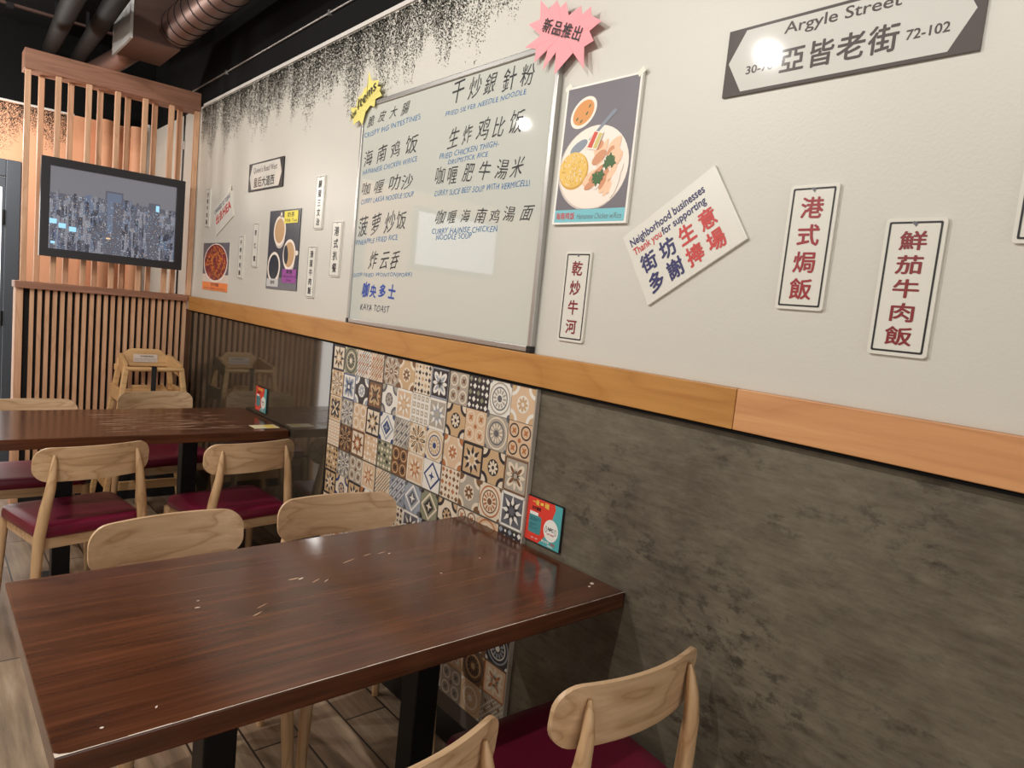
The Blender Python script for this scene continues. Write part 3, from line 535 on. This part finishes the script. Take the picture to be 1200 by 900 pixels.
LINES = [
('脆皮大腸',(2.4949, 2.0285),(2.1857, 2.0443),(2.4897, 2.0786),'k'),
('CRISPY PIG INTESTINES',(2.5097, 1.9952),(2.1154, 2.0143),(2.5134, 2.018),'b'),
('海南鸡饭',(2.4981, 1.8814),(2.1073, 1.8964),(2.5092, 1.9501),'k'),
('HAINANESE CHICKEN W/RICE',(2.5007, 1.8558),(2.1141, 1.8713),(2.501, 1.8784),'b'),
('咖喱叻沙',(2.5077, 1.7718),(2.1097, 1.7757),(2.5103, 1.8306),'k'),
('CURRY LAKSA NOODLE SOUP',(2.4965, 1.7451),(2.117, 1.7529),(2.4967, 1.7679),'b'),
('菠萝炒饭',(2.5024, 1.6109),(2.1199, 1.6331),(2.5088, 1.6933),'k'),
('PINEAPPLE FRIED RICE',(2.512, 1.5879),(2.2014, 1.6075),(2.513, 1.6112),'b'),
('炸云吞',(2.4067, 1.484),(2.1613, 1.5021),(2.3993, 1.5616),'k'),
('DEEP FRIED WONTON(PORK)',(2.5132, 1.4613),(2.0835, 1.4742),(2.5135, 1.4847),'b'),
('咖央多士',(2.4453, 1.3877),(2.166, 1.3868),(2.4486, 1.4501),'B'),
('KAYA TOAST',(2.4379, 1.3418),(2.2186, 1.3435),(2.4359, 1.3717),'d'),
('干炒銀針粉',(1.9407, 2.0278),(1.5181, 2.0218),(1.944, 2.1034),'k'),
('FRIED SILVER NEEDLE NOODLE',(1.9651, 1.999),(1.5659, 2.0067),(1.9632, 2.0177),'b'),
('生炸鸡比饭',(1.9475, 1.8884),(1.5528, 1.8992),(1.9495, 1.9618),'k'),
('FRIED CHICKEN THIGH-',(1.978, 1.864),(1.6675, 1.874),(1.9766, 1.8859),'b'),
('DRUMSTICK RICE',(1.9258, 1.8428),(1.7167, 1.8492),(1.924, 1.8616),'b'),
('咖喱肥牛湯米',(1.9989, 1.7742),(1.5289, 1.7693),(1.9994, 1.8411),'k'),
('CURRY SLICE BEEF SOUP WITH VERMICELLI',(1.9893, 1.7456),(1.5108, 1.7468),(1.9878, 1.7679),'b'),
('咖喱海南鸡湯面',(1.9792, 1.65),(1.4773, 1.6464),(1.9771, 1.7003),'k'),
('CURRY HAINISE CHICKEN',(1.9849, 1.622),(1.6363, 1.6236),(1.9834, 1.6445),'b'),
('NOODLE SOUP',(1.9564, 1.6019),(1.7595, 1.6051),(1.9574, 1.6243),'b')]
INK = {'k': 'ink_black', 'b': 'ink_blue', 'B': 'ink_royal', 'd': 'ink_navy'}
HR = random.Random(31)
KEYS = sorted({(c, 0, .22, 1) for a in LINES if a[4] in 'kB' for c in a[0]}); prepare(KEYS)
prepare([(a[0], 0, .15, 1.1) for a in LINES if a[4] not in 'kB'])
for a in LINES:
    k = MB(); LB, RB, TL = a[1], a[2], a[3]
    if a[4] in 'kB':                      # every character drawn by hand: its own size, slant and height
        n = len(a[0]); ux, uz = (RB[0] - LB[0]), (RB[1] - LB[1]); vx, vz = (TL[0] - LB[0]), (TL[1] - LB[1]); wch = .80 / n
        for j, c in enumerate(a[0]):
            u0 = j / n + HR.uniform(.0, .04) / n * 4; sc = HR.uniform(.86, 1.06); dv = HR.uniform(.04, .16); t_ = HR.uniform(-.10, .12)
            P = lambda u, v: (LB[0] + u * ux + v * vx, LB[1] + u * uz + v * vz)
            p0 = P(u0, dv - t_ / 2); p1 = P(u0 + wch * sc, dv + t_ / 2); p2 = P(u0 + HR.uniform(-.01, .02), dv + .88 * sc - t_ / 2)
            text(k, c, p0, p1, p2, .0116, INK[a[4]], (.034 if a[4] == 'B' else 0), .22, 1, wob=.02)
    else: text(k, a[0], LB, RB, TL, .0116, INK[a[4]], .004, .15, 1.1, wob=.09)
    o = obj('handwriting', k, ws); o['label'] = {'k': 'black handwriting', 'b': 'small blue handwriting', 'B': 'thick royal blue handwriting', 'd': 'dark blue handwriting'}[a[4]]

# ------------------------------------------------------------------ food posters
def poster(name, q, m, label, lift=.004):
    return tag(obj(name, MB().plate(q, .001, lift, m), loc=(-.003, (q[0][0] + q[1][0]) / 2, q[3][1])), label, 'poster', 'food posters on the wall')
q = [(1.3985, 1.9915), (1.1425, 1.9893), (1.1439, 1.6345), (1.4040, 1.6374)]
s = poster('food_poster', q, 'paper_white', 'photo poster of chicken rice on a white plate with a blue caption band', .010)
k = MB(); h = .0104; e = .0002
k.wall([inq(q, .03, .105), inq(q, .975, .105), inq(q, .975, .985), inq(q, .03, .985)], h, 'poster_grey'); k.wall([inq(q, .03, .015), inq(q, .975, .015), inq(q, .975, .105), inq(q, .03, .105)], h, 'poster_cyan')
def Q(u, v): return inq(q, u, v)
def qe(u, v, ru, rv, hh, mm, n=28, rot=0): k.wall([Q(u + a, v + b_) for a, b_ in ell(0, 0, ru, rv, n, rot)], hh, mm)
k.wall([Q(max(.032, min(.972, .485 + a)), max(.107, .395 + b_)) for a, b_ in ell(0, 0, .47, .30, 40)], h + e, 'china_shade')
k.wall([Q(max(.032, min(.972, .495 + a)), max(.107, .40 + b_)) for a, b_ in ell(0, 0, .46, .293, 40)], h + 2 * e, 'china')
qe(.28, .80, .18, .105, h + e, 'china', rot=.25); qe(.28, .80, .145, .083, h + 2 * e, 'broth', rot=.25)
for u, v in ((.20, .76), (.36, .84), (.26, .74), (.33, .79)): qe(u, v, .02, .008, h + 3 * e, 'leaf_green', 8, .6)
k.wall([Q(.40, .60), Q(.67, .775), Q(.71, .79), Q(.74, .77), Q(.69, .745), Q(.42, .585)], h + 3 * e, 'steel'); qe(.27, .555, .12, .04, h + 3 * e, 'steel', 18, .3)
qe(.235, .385, .205, .135, h + 3 * e, 'rice_dark'); qe(.225, .395, .195, .127, h + 4 * e, 'rice')
PR = random.Random(3)
for i in range(90): a, r_ = PR.random() * 2 * pi, PR.random() ** .5; qe(.225 + .18 * r_ * math.cos(a), .395 + .115 * r_ * math.sin(a), .010, .004, h + 5 * e + i * .000005, PR.choice(['rice_dark', 'china']), 6, PR.random() * 3)
for i in range(26): u, v = PR.uniform(.45, .85), PR.uniform(.22, .58); qe(u, v, PR.uniform(.05, .12), PR.uniform(.02, .045), h + 5 * e + i * .00003, PR.choice(['chicken', 'chicken', 'chicken_dark', 'china']), 12, PR.uniform(.3, 1.2))
for lf, (u, v) in enumerate(((.70, .43), (.75, .42), (.68, .41), (.72, .45), (.55, .33), (.60, .31), (.62, .34), (.57, .30))): poly_star(k, *Q(u, v), .015, .008, 5, PR.random(), h + 11 * e + lf * .00004, 'leaf_green')
k.wall([Q(.38, .535), Q(.53, .515), Q(.60, .635), Q(.47, .655)], h + 14 * e, 'china'); k.wall([Q(.40, .545), Q(.46, .535), Q(.525, .64), Q(.475, .648)], h + 15 * e, 'chili'); k.wall([Q(.475, .533), Q(.525, .527), Q(.585, .628), Q(.54, .636)], h + 15 * e, 'ginger')
obj('printed_picture', k, s); k = MB(); qtext(k, '海南鸡饭', q, .05, .32, .035, .085, h + e, 'print_bright', .02); qtext(k, 'Hainanese Chicken w/Rice', q, .35, .94, .035, .075, h + e, 't_slate', .0, .2); obj('caption', k, s)
for u, v in ((.02, 1.0), (.98, 1.0)): obj('tape', MB().plate(rot_rect(Q(u, v), .022, .014, .6), .010, .0106, 'tape'), s)

q = [(4.4650, 1.6130), (3.9980, 1.6121), (3.9944, 1.3381), (4.4520, 1.3375)]
s = poster('food_poster', q, 'paper_white', 'photo poster of red fried noodles in a round dish, orange caption band below'); k = MB(); h = .0044
k.wall([Q(.0, .30), Q(1, .30), Q(1, 1), Q(0, 1)], h, 'poster_grey'); k.wall([Q(.0, .17), Q(1, .17), Q(1, .34), Q(0, .34)], h + e, 'print_pale'); k.wall([Q(0, .0), Q(1, .0), Q(1, .17), Q(0, .17)], h + e, 'poster_orange')
qe(.5, .58, .46, .405, h + 2 * e, 'china'); qe(.5, .59, .43, .375, h + 3 * e, 'noodle_red')
for i in range(170):
    a, r_ = PR.random() * 2 * pi, PR.random() ** .5; qe(.5 + .39 * r_ * math.cos(a), .59 + .34 * r_ * math.sin(a), PR.uniform(.03, .09), .012, h + 4 * e + i * .00001, PR.choice(['noodle_gold', 'noodle_plum', 'noodle_red', 'noodle_gold', 'poster_orange']), 8, PR.random() * 3)
obj('printed_picture', k, s); k = MB(); qtext(k, '炒麵', q, .36, .66, .09, .16, h + 2 * e, 'noodle_plum', .01); qtext(k, 'SPICY FRIED NOODLE', q, .08, .92, .02, .06, h + 2 * e, 'noodle_plum', 0); obj('caption', k, s)

q = [(3.4371, 1.7588), (3.0727, 1.7580), (3.0690, 1.3863), (3.4360, 1.3841)]
s = poster('drinks_poster', q, 'poster_dark', 'dark photo poster of three drink cups with a yellow and a purple label'); k = MB(); h = .0044
k.wall([Q(0, 0), Q(1, 0), Q(1, .15), Q(0, .15)], h, 't_slate')
for (u, v, ru, rv, mm) in ((.37, .74, .20, .19, 'milk_tea'), (.72, .44, .20, .19, 'milk_tea'), (.24, .28, .215, .195, 'coffee')):
    qe(u + .02, v - .09, ru * .8, rv * .7, h + e, 'china_shade'); qe(u, v, ru, rv, h + 2 * e, 'china'); qe(u, v, ru * .8, rv * .82, h + 3 * e, mm)
qe(.62, .44, .07, .12, h + 4 * e, 'coffee', rot=.2); qe(.95, .46, .05, .03, h + 2 * e, 'china'); qe(.40, .94, .03, .035, h + 2 * e, 'china')
k.wall([Q(.50, .83), Q(.93, .83), Q(.93, .98), Q(.50, .98)], h + 5 * e, 'label_yellow'); k.wall([Q(.54, .09), Q(.98, .09), Q(.98, .26), Q(.54, .26)], h + 5 * e, 'label_purple'); k.wall([Q(.03, .03), Q(.42, .03), Q(.42, .13), Q(.03, .13)], h + 5 * e, 'grille_white')
obj('printed_picture', k, s); k = MB(); qtext(k, '奶茶', q, .60, .82, .905, .965, h + 6 * e, 'ink_black', .01); qtext(k, 'Milk Tea', q, .54, .90, .845, .885, h + 6 * e, 'ink_black'); qtext(k, '鴛鴦', q, .66, .86, .205, .25, h + 6 * e, 'ink_black', .01); qtext(k, 'Coffee with Milk Tea', q, .56, .96, .155, .185, h + 6 * e, 'ink_black'); qtext(k, 'Drink', q, .68, .84, .105, .14, h + 6 * e, 'ink_black'); qtext(k, '咖啡', q, .16, .30, .06, .11, h + 6 * e, 'ink_black', .01); obj('caption', k, s)

# payment cards on the dado
def card(y0, y1, z0, z1, label):
    s = tag(obj('payment_card', MB().plate(rrect(y1, z0, y0, z1, .004), 0, .006, 'ink_black'), loc=(-.003, (y0 + y1) / 2, z0)), label, 'card', 'tap to pay cards on the wall'); global q
    q = [(y0, z1), (y1, z1), (y1, z0), (y0, z0)]; k = MB(); h = .0063; e = .0002
    k.wall([Q(.01, .02), Q(.40, .02), Q(.52, .16), Q(.52, .98), Q(.01, .98)], h, 'card_red'); k.wall([Q(.52, .16), Q(.62, .30), Q(.80, .88), Q(.76, .98), Q(.52, .98)], h, 'card_red'); k.wall([Q(.40, .02), Q(.98, .02), Q(.98, .98), Q(.76, .98), Q(.80, .88), Q(.62, .30), Q(.52, .16)], h, 'card_teal')
    k.wall([Q(*p_) for p_ in rrect(.09, .20, .44, .60, .04)], h + e, 'card_dark_teal'); k.wall([Q(.10, .60), Q(.34, .60), Q(.34, .67), Q(.10, .67)], h + e, 'paper_white')
    k.wall([Q(.72 + a, .40 + b_) for a, b_ in ell(0, 0, .20, .24, 32)], h + e, 'paper_white')
    for sx in (-1, 1): ring(k, [Q(.72 + sx * .13 + a, .40 + b_) for a, b_ in ell(0, 0, .030, .07, 16)], [Q(.72 + sx * .13 + a, .40 + b_) for a, b_ in ell(0, 0, .020, .055, 16)], h + 2 * e, 't_slate')
    obj('printed_panel', k, s); k = MB(); h += 3 * e
    qtext(k, '一碰', q, .16, .34, .84, .95, h, 'card_yellow', .03); qtext(k, '一', q, .38, .46, .87, .91, h, 'card_yellow', .02); qtext(k, '碰', q, .50, .62, .84, .95, h, 'card_yellow', .03); qtext(k, '支付優惠', q, .15, .40, .72, .80, h, 'ink_black', .02)
    qtext(k, 'NFC', q, .645, .795, .39, .46, h, 'ink_black', .03); qtext(k, 'TAP HERE', q, .62, .82, .30, .335, h, 'print_bright', .01)
    for v in (.53, .49, .40, .36, .31): qtext(k, '方式 FOLLOW US', q, .12, .12 + .10 + .2 * ((v * 100) % 3) / 2, v - .012, v + .016, h, 'ink_navy', .0)
    qtext(k, '關注有禮', q, .50, .70, .10, .15, h, 'paper_white', .02); qtext(k, '紅包', q, .76, .86, .10, .15, h, 'card_red', .02); qtext(k, '領取', q, .66, .82, .045, .085, h, 'paper_white', .01); qtext(k, '掃一掃', q, .20, .38, .08, .12, h, 'paper_white', .0)
    obj('lettering', k, s); return s
card(1.3875, 1.2455, .7665, .8935, 'red and teal payment card on the grey dado above the near table')
card(3.4710, 3.3265, .7700, .8940, 'small red and teal payment card on the glossy dado above the far table')

# ------------------------------------------------------------------ tables
def table(x0, y0, ang, L_, D_, label, posts, marks):
    t = thing('dining_table', label, 'table', (x0, y0, 0), 'dark wooden dining tables'); th = .04
    o = obj('tabletop', MB().box((x0 - L_, y0, .75 - th), (x0, y0 + D_, .75), 'wood_table'), t, bevel=.003)
    cx = x0 - L_ / 2; cy = y0 + D_ / 2
    for px in posts:
        obj('post', MB().box((px - .033, cy - .033, .02), (px + .033, cy + .033, .70), 'black_steel'), t, bevel=.003)
        obj('base_plate', MB().box((px - .07, cy - .26, 0), (px + .07, cy + .26, .02), 'black_steel'), t, bevel=.004)
        obj('mounting_plate', MB().box((px - .09, cy - .22, .70), (px + .09, cy + .22, .71), 'black_steel'), t)
    k = MB(); marks(k, x0, y0, L_, D_); obj('wear_marks', k, o); t.rotation_euler[2] = ang; return t
WR = random.Random(9)
def sliver(k, x, y, l, wd, a=0, m='worn', z=.7503):
    ca, sa = math.cos(a), math.sin(a); pts = [(-l / 2, 0), (-l * .2, wd / 2), (l * .25, wd * .4), (l / 2, 0), (l * .1, -wd / 2), (-l * .3, -wd * .4)]
    k.add([(x + u * ca - v * sa, y + u * sa + v * ca, z) for u, v in pts][::-1], [(0, 1, 2, 3, 4, 5)][:1] if False else [(5, 4, 3, 2, 1, 0)], m)
def marks_near(k, x0, y0, L_, D_):
    n = 40                                # varnish rubbed off along the front edge
    for i in range(n):
        xa = x0 - L_ * i / n; xb = x0 - L_ * (i + 1) / n; w0 = .0022 if i > 8 else .0012; w0 *= WR.uniform(.6, 1.2)
        k.add([(xb, y0 + .0004, .7503), (xa, y0 + .0004, .7503), (xa, y0 + .0004 + w0, .7503), (xb, y0 + .0004 + w0, .7503)], [(0, 1, 2, 3)], 'worn_light')
    k.add([(x0 - L_, y0, .7504), (x0 - L_ + .025, y0, .7504), (x0 - L_ + .006, y0 + .006, .7504), (x0 - L_, y0 + .012, .7504)], [(0, 1, 2, 3)], 'worn_light')
    for (x, y, l, wd, a) in ((-.66, 1.43, .030, .006, .1), (-.645, 1.425, .018, .005, .4), (-.50, 1.475, .05, .003, .35), (-.44, 1.492, .03, .0025, .3), (-.40, 1.49, .03, .003, .2), (-.385, 1.478, .008, .004, 0), (-.79, 1.30, .03, .003, .5), (-.77, 1.33, .035, .002, .5), (-.62, 1.40, .03, .003, .5), (-.60, 1.39, .02, .002, .6), (-.87, 1.41, .006, .003, 0), (-.88, 1.38, .012, .004, 0), (-.04, 1.09, .016, .010, .6), (-.06, 1.08, .010, .006, .2), (-1.105, 1.055, .006, .005, 0), (-1.03, 1.07, .008, .003, 1), (-.34, 1.31, .008, .003, 0), (-.19, 1.35, .006, .003, 0)): sliver(k, x, y, l, wd, a, 'worn' if l > .02 else 'worn_light')
def marks_far(k, x0, y0, L_, D_):
    for i in range(110): sliver(k, -.70 + .50 * WR.random(), y0 + .08 + (D_ - .2) * WR.random(), WR.uniform(.03, .14), WR.uniform(.0015, .005), WR.uniform(-.06, .06), 'worn')
near = table(-.004, 1.0145, .0065, 1.163, .6494, 'large dark brown dining table in the foreground, scratched top', (-.845, -.350), marks_near)
far = table(-.008, 3.030, 0, 1.163, .615, 'dark brown dining table in front of the slat screen, heavily worn top', (-.845, -.355), marks_far)
tag(obj('paper_slip', MB().box((-.145, 3.085, .7500), (-.030, 3.165, .7506), 'sticker').box((-.085, 3.09, .7506), (-.045, 3.16, .7508), 'card_yellow'), loc=(-.09, 3.12, .75)), 'small pale yellow paper slip lying on the far table by the wall', 'paper')

# ------------------------------------------------------------------ chairs
def chair_proto():
    t = thing('dining_chair', '', 'chair', (0, 0, 0), 'pale wooden chairs with burgundy seats')
    # seat cushion: rounded trapezoid, wider at the front, crowned top
    def outline(sc, n=12):
        pts = []; r = .045; c = [(.205, .165), (-.205, .165), (-.188, -.195), (.188, -.195)]
        for j, (x, y) in enumerate(c):
            a0 = j * pi / 2; xx, yy = x - math.copysign(r, x), y - math.copysign(r, y)
            pts += [((xx + r * math.cos(a0 + pi / 2 * i / 6)) * sc, (yy + r * math.sin(a0 + pi / 2 * i / 6)) * sc) for i in range(7)]
        return pts
    mb = MB(); vs = []; prof = [(.955, .405), (.985, .410), (1.0, .420), (.995, .432), (.975, .442), (.93, .448), (.75, .4495), (.4, .4490)]
    for sc, z in prof: vs += [(x, y, z + .006 * (abs(x) / .2) ** 2 * (1 if z > .44 else 0)) for x, y in outline(sc)]
    n = 28; fs = [(i * n + k, i * n + (k + 1) % n, (i + 1) * n + (k + 1) % n, (i + 1) * n + k) for i in range(len(prof) - 1) for k in range(n)]
    fs += [tuple(range(n - 1, -1, -1)), tuple((len(prof) - 1) * n + k for k in range(n))]; mb.add(vs, fs, 'vinyl'); obj('seat', mb, t, smooth=True)
    mb = MB(); zl, zh = .362, .405
    mb.box((-.165, -.182, zl), (.165, -.162, zh), 'wood_chair'); mb.box((-.175, .132, zl), (.175, .152, zh), 'wood_chair')
    for s in (-1, 1): mb.prism([(s * .170, -.17, zl), (s * .185, .14, zl), (s * .167, .14, zl), (s * .152, -.17, zl)], (0, 0, zh - zl), 'wood_chair')
    obj('seat_frame', mb, t, bevel=.003)
    # backrest: bent plywood band with rounded ends
    W, H, r, th, nu, nv = .200, .128, .050, .011, 30, 8; mb = MB(); F = []; Bk = []
    def pos(x, v):
        s_ = abs(x) / W; d_ = W - abs(x); cut = r - math.sqrt(max(0, r * r - (r - d_) ** 2)) if d_ < r else 0
        zt, zb = .745 - cut, .745 - H + cut; z = zb + (zt - zb) * v
        y = -.212 + .040 * s_ ** 2 - (z - .681) * .10; return x, y, z
    for i in range(nu + 1):
        x = -W * math.cos(pi * i / nu)
        for j in range(nv + 1):
            px, py, pz = pos(x, j / nv); nx = -.4 * x / W; F.append((px, py, pz)); l = math.hypot(1, nx); Bk.append((px - nx * 0 + th * nx / l * -1 * -1 * 0, py - th / l, pz))
    vs = F + Bk; n = len(F); fs = []
    for i in range(nu):
        for j in range(nv):
            a = i * (nv + 1) + j; b_ = a + nv + 1; fs += [(a, a + 1, b_ + 1, b_), (n + a, n + b_, n + b_ + 1, n + a + 1)]
        a = i * (nv + 1); b_ = a + nv + 1; fs += [(a, b_, n + b_, n + a), (a + nv, n + a + nv, n + b_ + nv, b_ + nv)]
    for j in range(nv): a = j; fs.append((a, n + a, n + a + 1, a + 1)); c_ = nu * (nv + 1) + j; fs.append((c_, c_ + 1, n + c_ + 1, n + c_))
    mb.add(vs, fs, 'wood_chair'); obj('backrest', mb, t, smooth=True)
    for s in (-1, 1):
        pts = [(s * .200, -.215, 0), (s * .192, -.205, .15), (s * .184, -.200, .32), (s * .178, -.201, .42), (s * .166, -.212, .52), (s * .154, -.222, .60), (s * .148, -.222, .655), (s * .143, -.216, .698), (s * .141, -.212, .720)]
        obj('leg', MB().tube(pts, [.012, .0145, .0175, .019, .0185, .0165, .0135, .009, .004], 'wood_leg', 14), t, smooth=True)
        pts = [(s * .208, .172, 0), (s * .200, .160, .2), (s * .190, .148, .395), (s * .190, .148, .404)]
        obj('leg', MB().tube(pts, [.0125, .016, .0185, .0185], 'wood_leg', 14), t, smooth=True)
    return t
CH = [(-.835, 3.120, 11, 'chair before the far table, left one, back towards the camera'),
      (-.262, 3.045, 8, 'chair before the far table, right one by the glossy dado'),
      (-.765, 1.780, 185, 'chair behind the foreground table, left one of two'),
      (-.282, 1.806, 175.5, 'chair behind the foreground table, right one by the tiles'),
      (-.235, .968, -3, 'chair before the foreground table, close against the grey dado'),
      (-.781, .970, 5, 'chair before the foreground table, only its backrest corner in view'),
      (-.905, 3.770, 180, 'chair behind the far table, at the photo\'s left edge'),
      (-.268, 4.010, 188, 'chair behind the far table, in front of the high chair')]
c0 = chair_proto()
for i, (x, y, a, lb) in enumerate(CH):
    if i == 0: t = c0
    else:
        t = c0.copy(); COL.objects.link(t)
        for ch_ in c0.children:
            c_ = ch_.copy(); COL.objects.link(c_); c_.parent = t
    t.location = (x, y, 0); t.rotation_euler = (0, 0, math.radians(a)); t['label'] = 'pale wooden ' + lb

# ------------------------------------------------------------------ high chair
hc = thing('high_chair', 'pale wooden child high chair with a black strap in front of the slat screen', 'high chair', (-.27, 4.46, 0))
cx = -.275; yf, yb_ = 4.32, 4.57
def bar(mb, a, b_, w1, w2, m='wood_high'):                    # rectangular rail between two points
    a, b_ = Vector(a), Vector(b_); t_ = (b_ - a).normalized(); s_ = t_.cross(Vector((0, 0, 1)) if abs(t_.z) < .9 else Vector((1, 0, 0))).normalized(); u_ = s_.cross(t_)
    c4 = [s_ * i * w1 / 2 + u_ * j * w2 / 2 for i, j in ((-1, -1), (1, -1), (1, 1), (-1, 1))]
    return mb.add([a + c for c in c4] + [b_ + c for c in c4], [(3, 2, 1, 0), (4, 5, 6, 7), (0, 1, 5, 4), (1, 2, 6, 5), (2, 3, 7, 6), (3, 0, 4, 7)], m)
for s in (-1, 1):
    def X_(z, back=False): return cx + s * (.145 + (.86 - z) * .12 + (.0 if not back else -.012))
    obj('leg', bar(MB(), (X_(0), yf - .05, 0), (X_(.865), yf + .02, .865), .030, .030), hc, bevel=.005)
    obj('leg', bar(MB(), (X_(0), yb_ + .07, 0), (X_(.90, 1), yb_ - .01, .90), .030, .030), hc, bevel=.005)
    mb = MB(); bar(mb, (X_(.85), yf + .02, .848), (X_(.885, 1), yb_, .885), .022, .075); obj('arm_rest', mb, hc, bevel=.004)
    for z_, h_ in ((.70, .075), (.2, .05)): obj('side_rail', bar(MB(), (X_(z_), yf - .02 + .03 * (z_ > .5), z_), (X_(z_), yb_ + .03, z_), .020, h_), hc, bevel=.004)
zb0, zb1 = .845, .950
obj('backrest', MB().prism([(cx - .150, yb_ - .02, zb0), (cx + .150, yb_ - .02, zb0), (cx + .150, yb_ - .02, .885), (cx + .088, yb_ - .01, .943), (cx + .075, yb_ - .01, zb1), (cx - .075, yb_ - .01, zb1), (cx - .088, yb_ - .01, .943), (cx - .150, yb_ - .02, .885)], (0, .018, 0), 'wood_high'), hc, bevel=.004)
k = MB(); k.add([(cx - .065, yb_ - .0225, .872), (cx + .065, yb_ - .0225, .872), (cx + .065, yb_ - .0195, .918), (cx - .065, yb_ - .0195, .918)], [(0, 1, 2, 3)], 'print_pale')
def xtext(k, body, x0, x1, z0, z1, y, m, off=0):
    key = (body, 0, 0, 1); prepare([key]); vs, fs = GL[key]; xs = [v[0] for v in vs]; zs = [v[1] for v in vs]
    k.add([(x0 + (x - min(xs)) / (max(xs) - min(xs)) * (x1 - x0), y, z0 + (z - min(zs)) / (max(zs) - min(zs)) * (z1 - z0)) for x, z in vs], [tuple(f) for f in fs], m)
lab = obj('warning_label', k, hc); lab['label'] = 'pale warning label'
k = MB(); xtext(k, 'WARNING', cx - .03, cx + .045, .902, .912, yb_ - .0232, 'ink_black', .02); xtext(k, 'never leave child unattended', cx - .06, cx + .06, .888, .894, yb_ - .0232, 't_slate'); xtext(k, 'always use the safety strap', cx - .06, cx + .06, .877, .883, yb_ - .0232, 't_slate'); obj('lettering', k, lab)
obj('front_bar', MB().tube([(cx - .148, yf + .015, .855), (cx + .148, yf + .015, .855)], .013, 'wood_high', 12), hc, smooth=True)
mb = MB(); bar(mb, (cx - .16, yb_, .838), (cx + .16, yb_, .838), .018, .035); obj('back_rail', mb, hc, bevel=.003)
obj('seat', MB().prism([(cx - .155, yf + .0, .690), (cx + .155, yf, .690), (cx + .150, yb_ + .01, .690), (cx - .150, yb_ + .01, .690)], (0, 0, .018), 'wood_high'), hc, bevel=.004)
obj('seat_front', MB().prism([(cx - .10, yf + .07, .708), (cx + .10, yf + .07, .708), (cx + .07, yf + .07, .755), (cx - .10, yf + .07, .755)], (0, .02, 0), 'wood_high'), hc, bevel=.003)
obj('strap', MB().box((cx - .018, yf - .004, .692), (cx + .008, yf - .001, .874), 'strap_black').box((cx - .018, yf - .004, .868), (cx + .008, yf + .03, .872), 'strap_black'), hc)
mb = MB(); bar(mb, (cx - .20, yf - .037, .195), (cx + .20, yf - .037, .195), .02, .05); obj('foot_rest', mb, hc, bevel=.003)
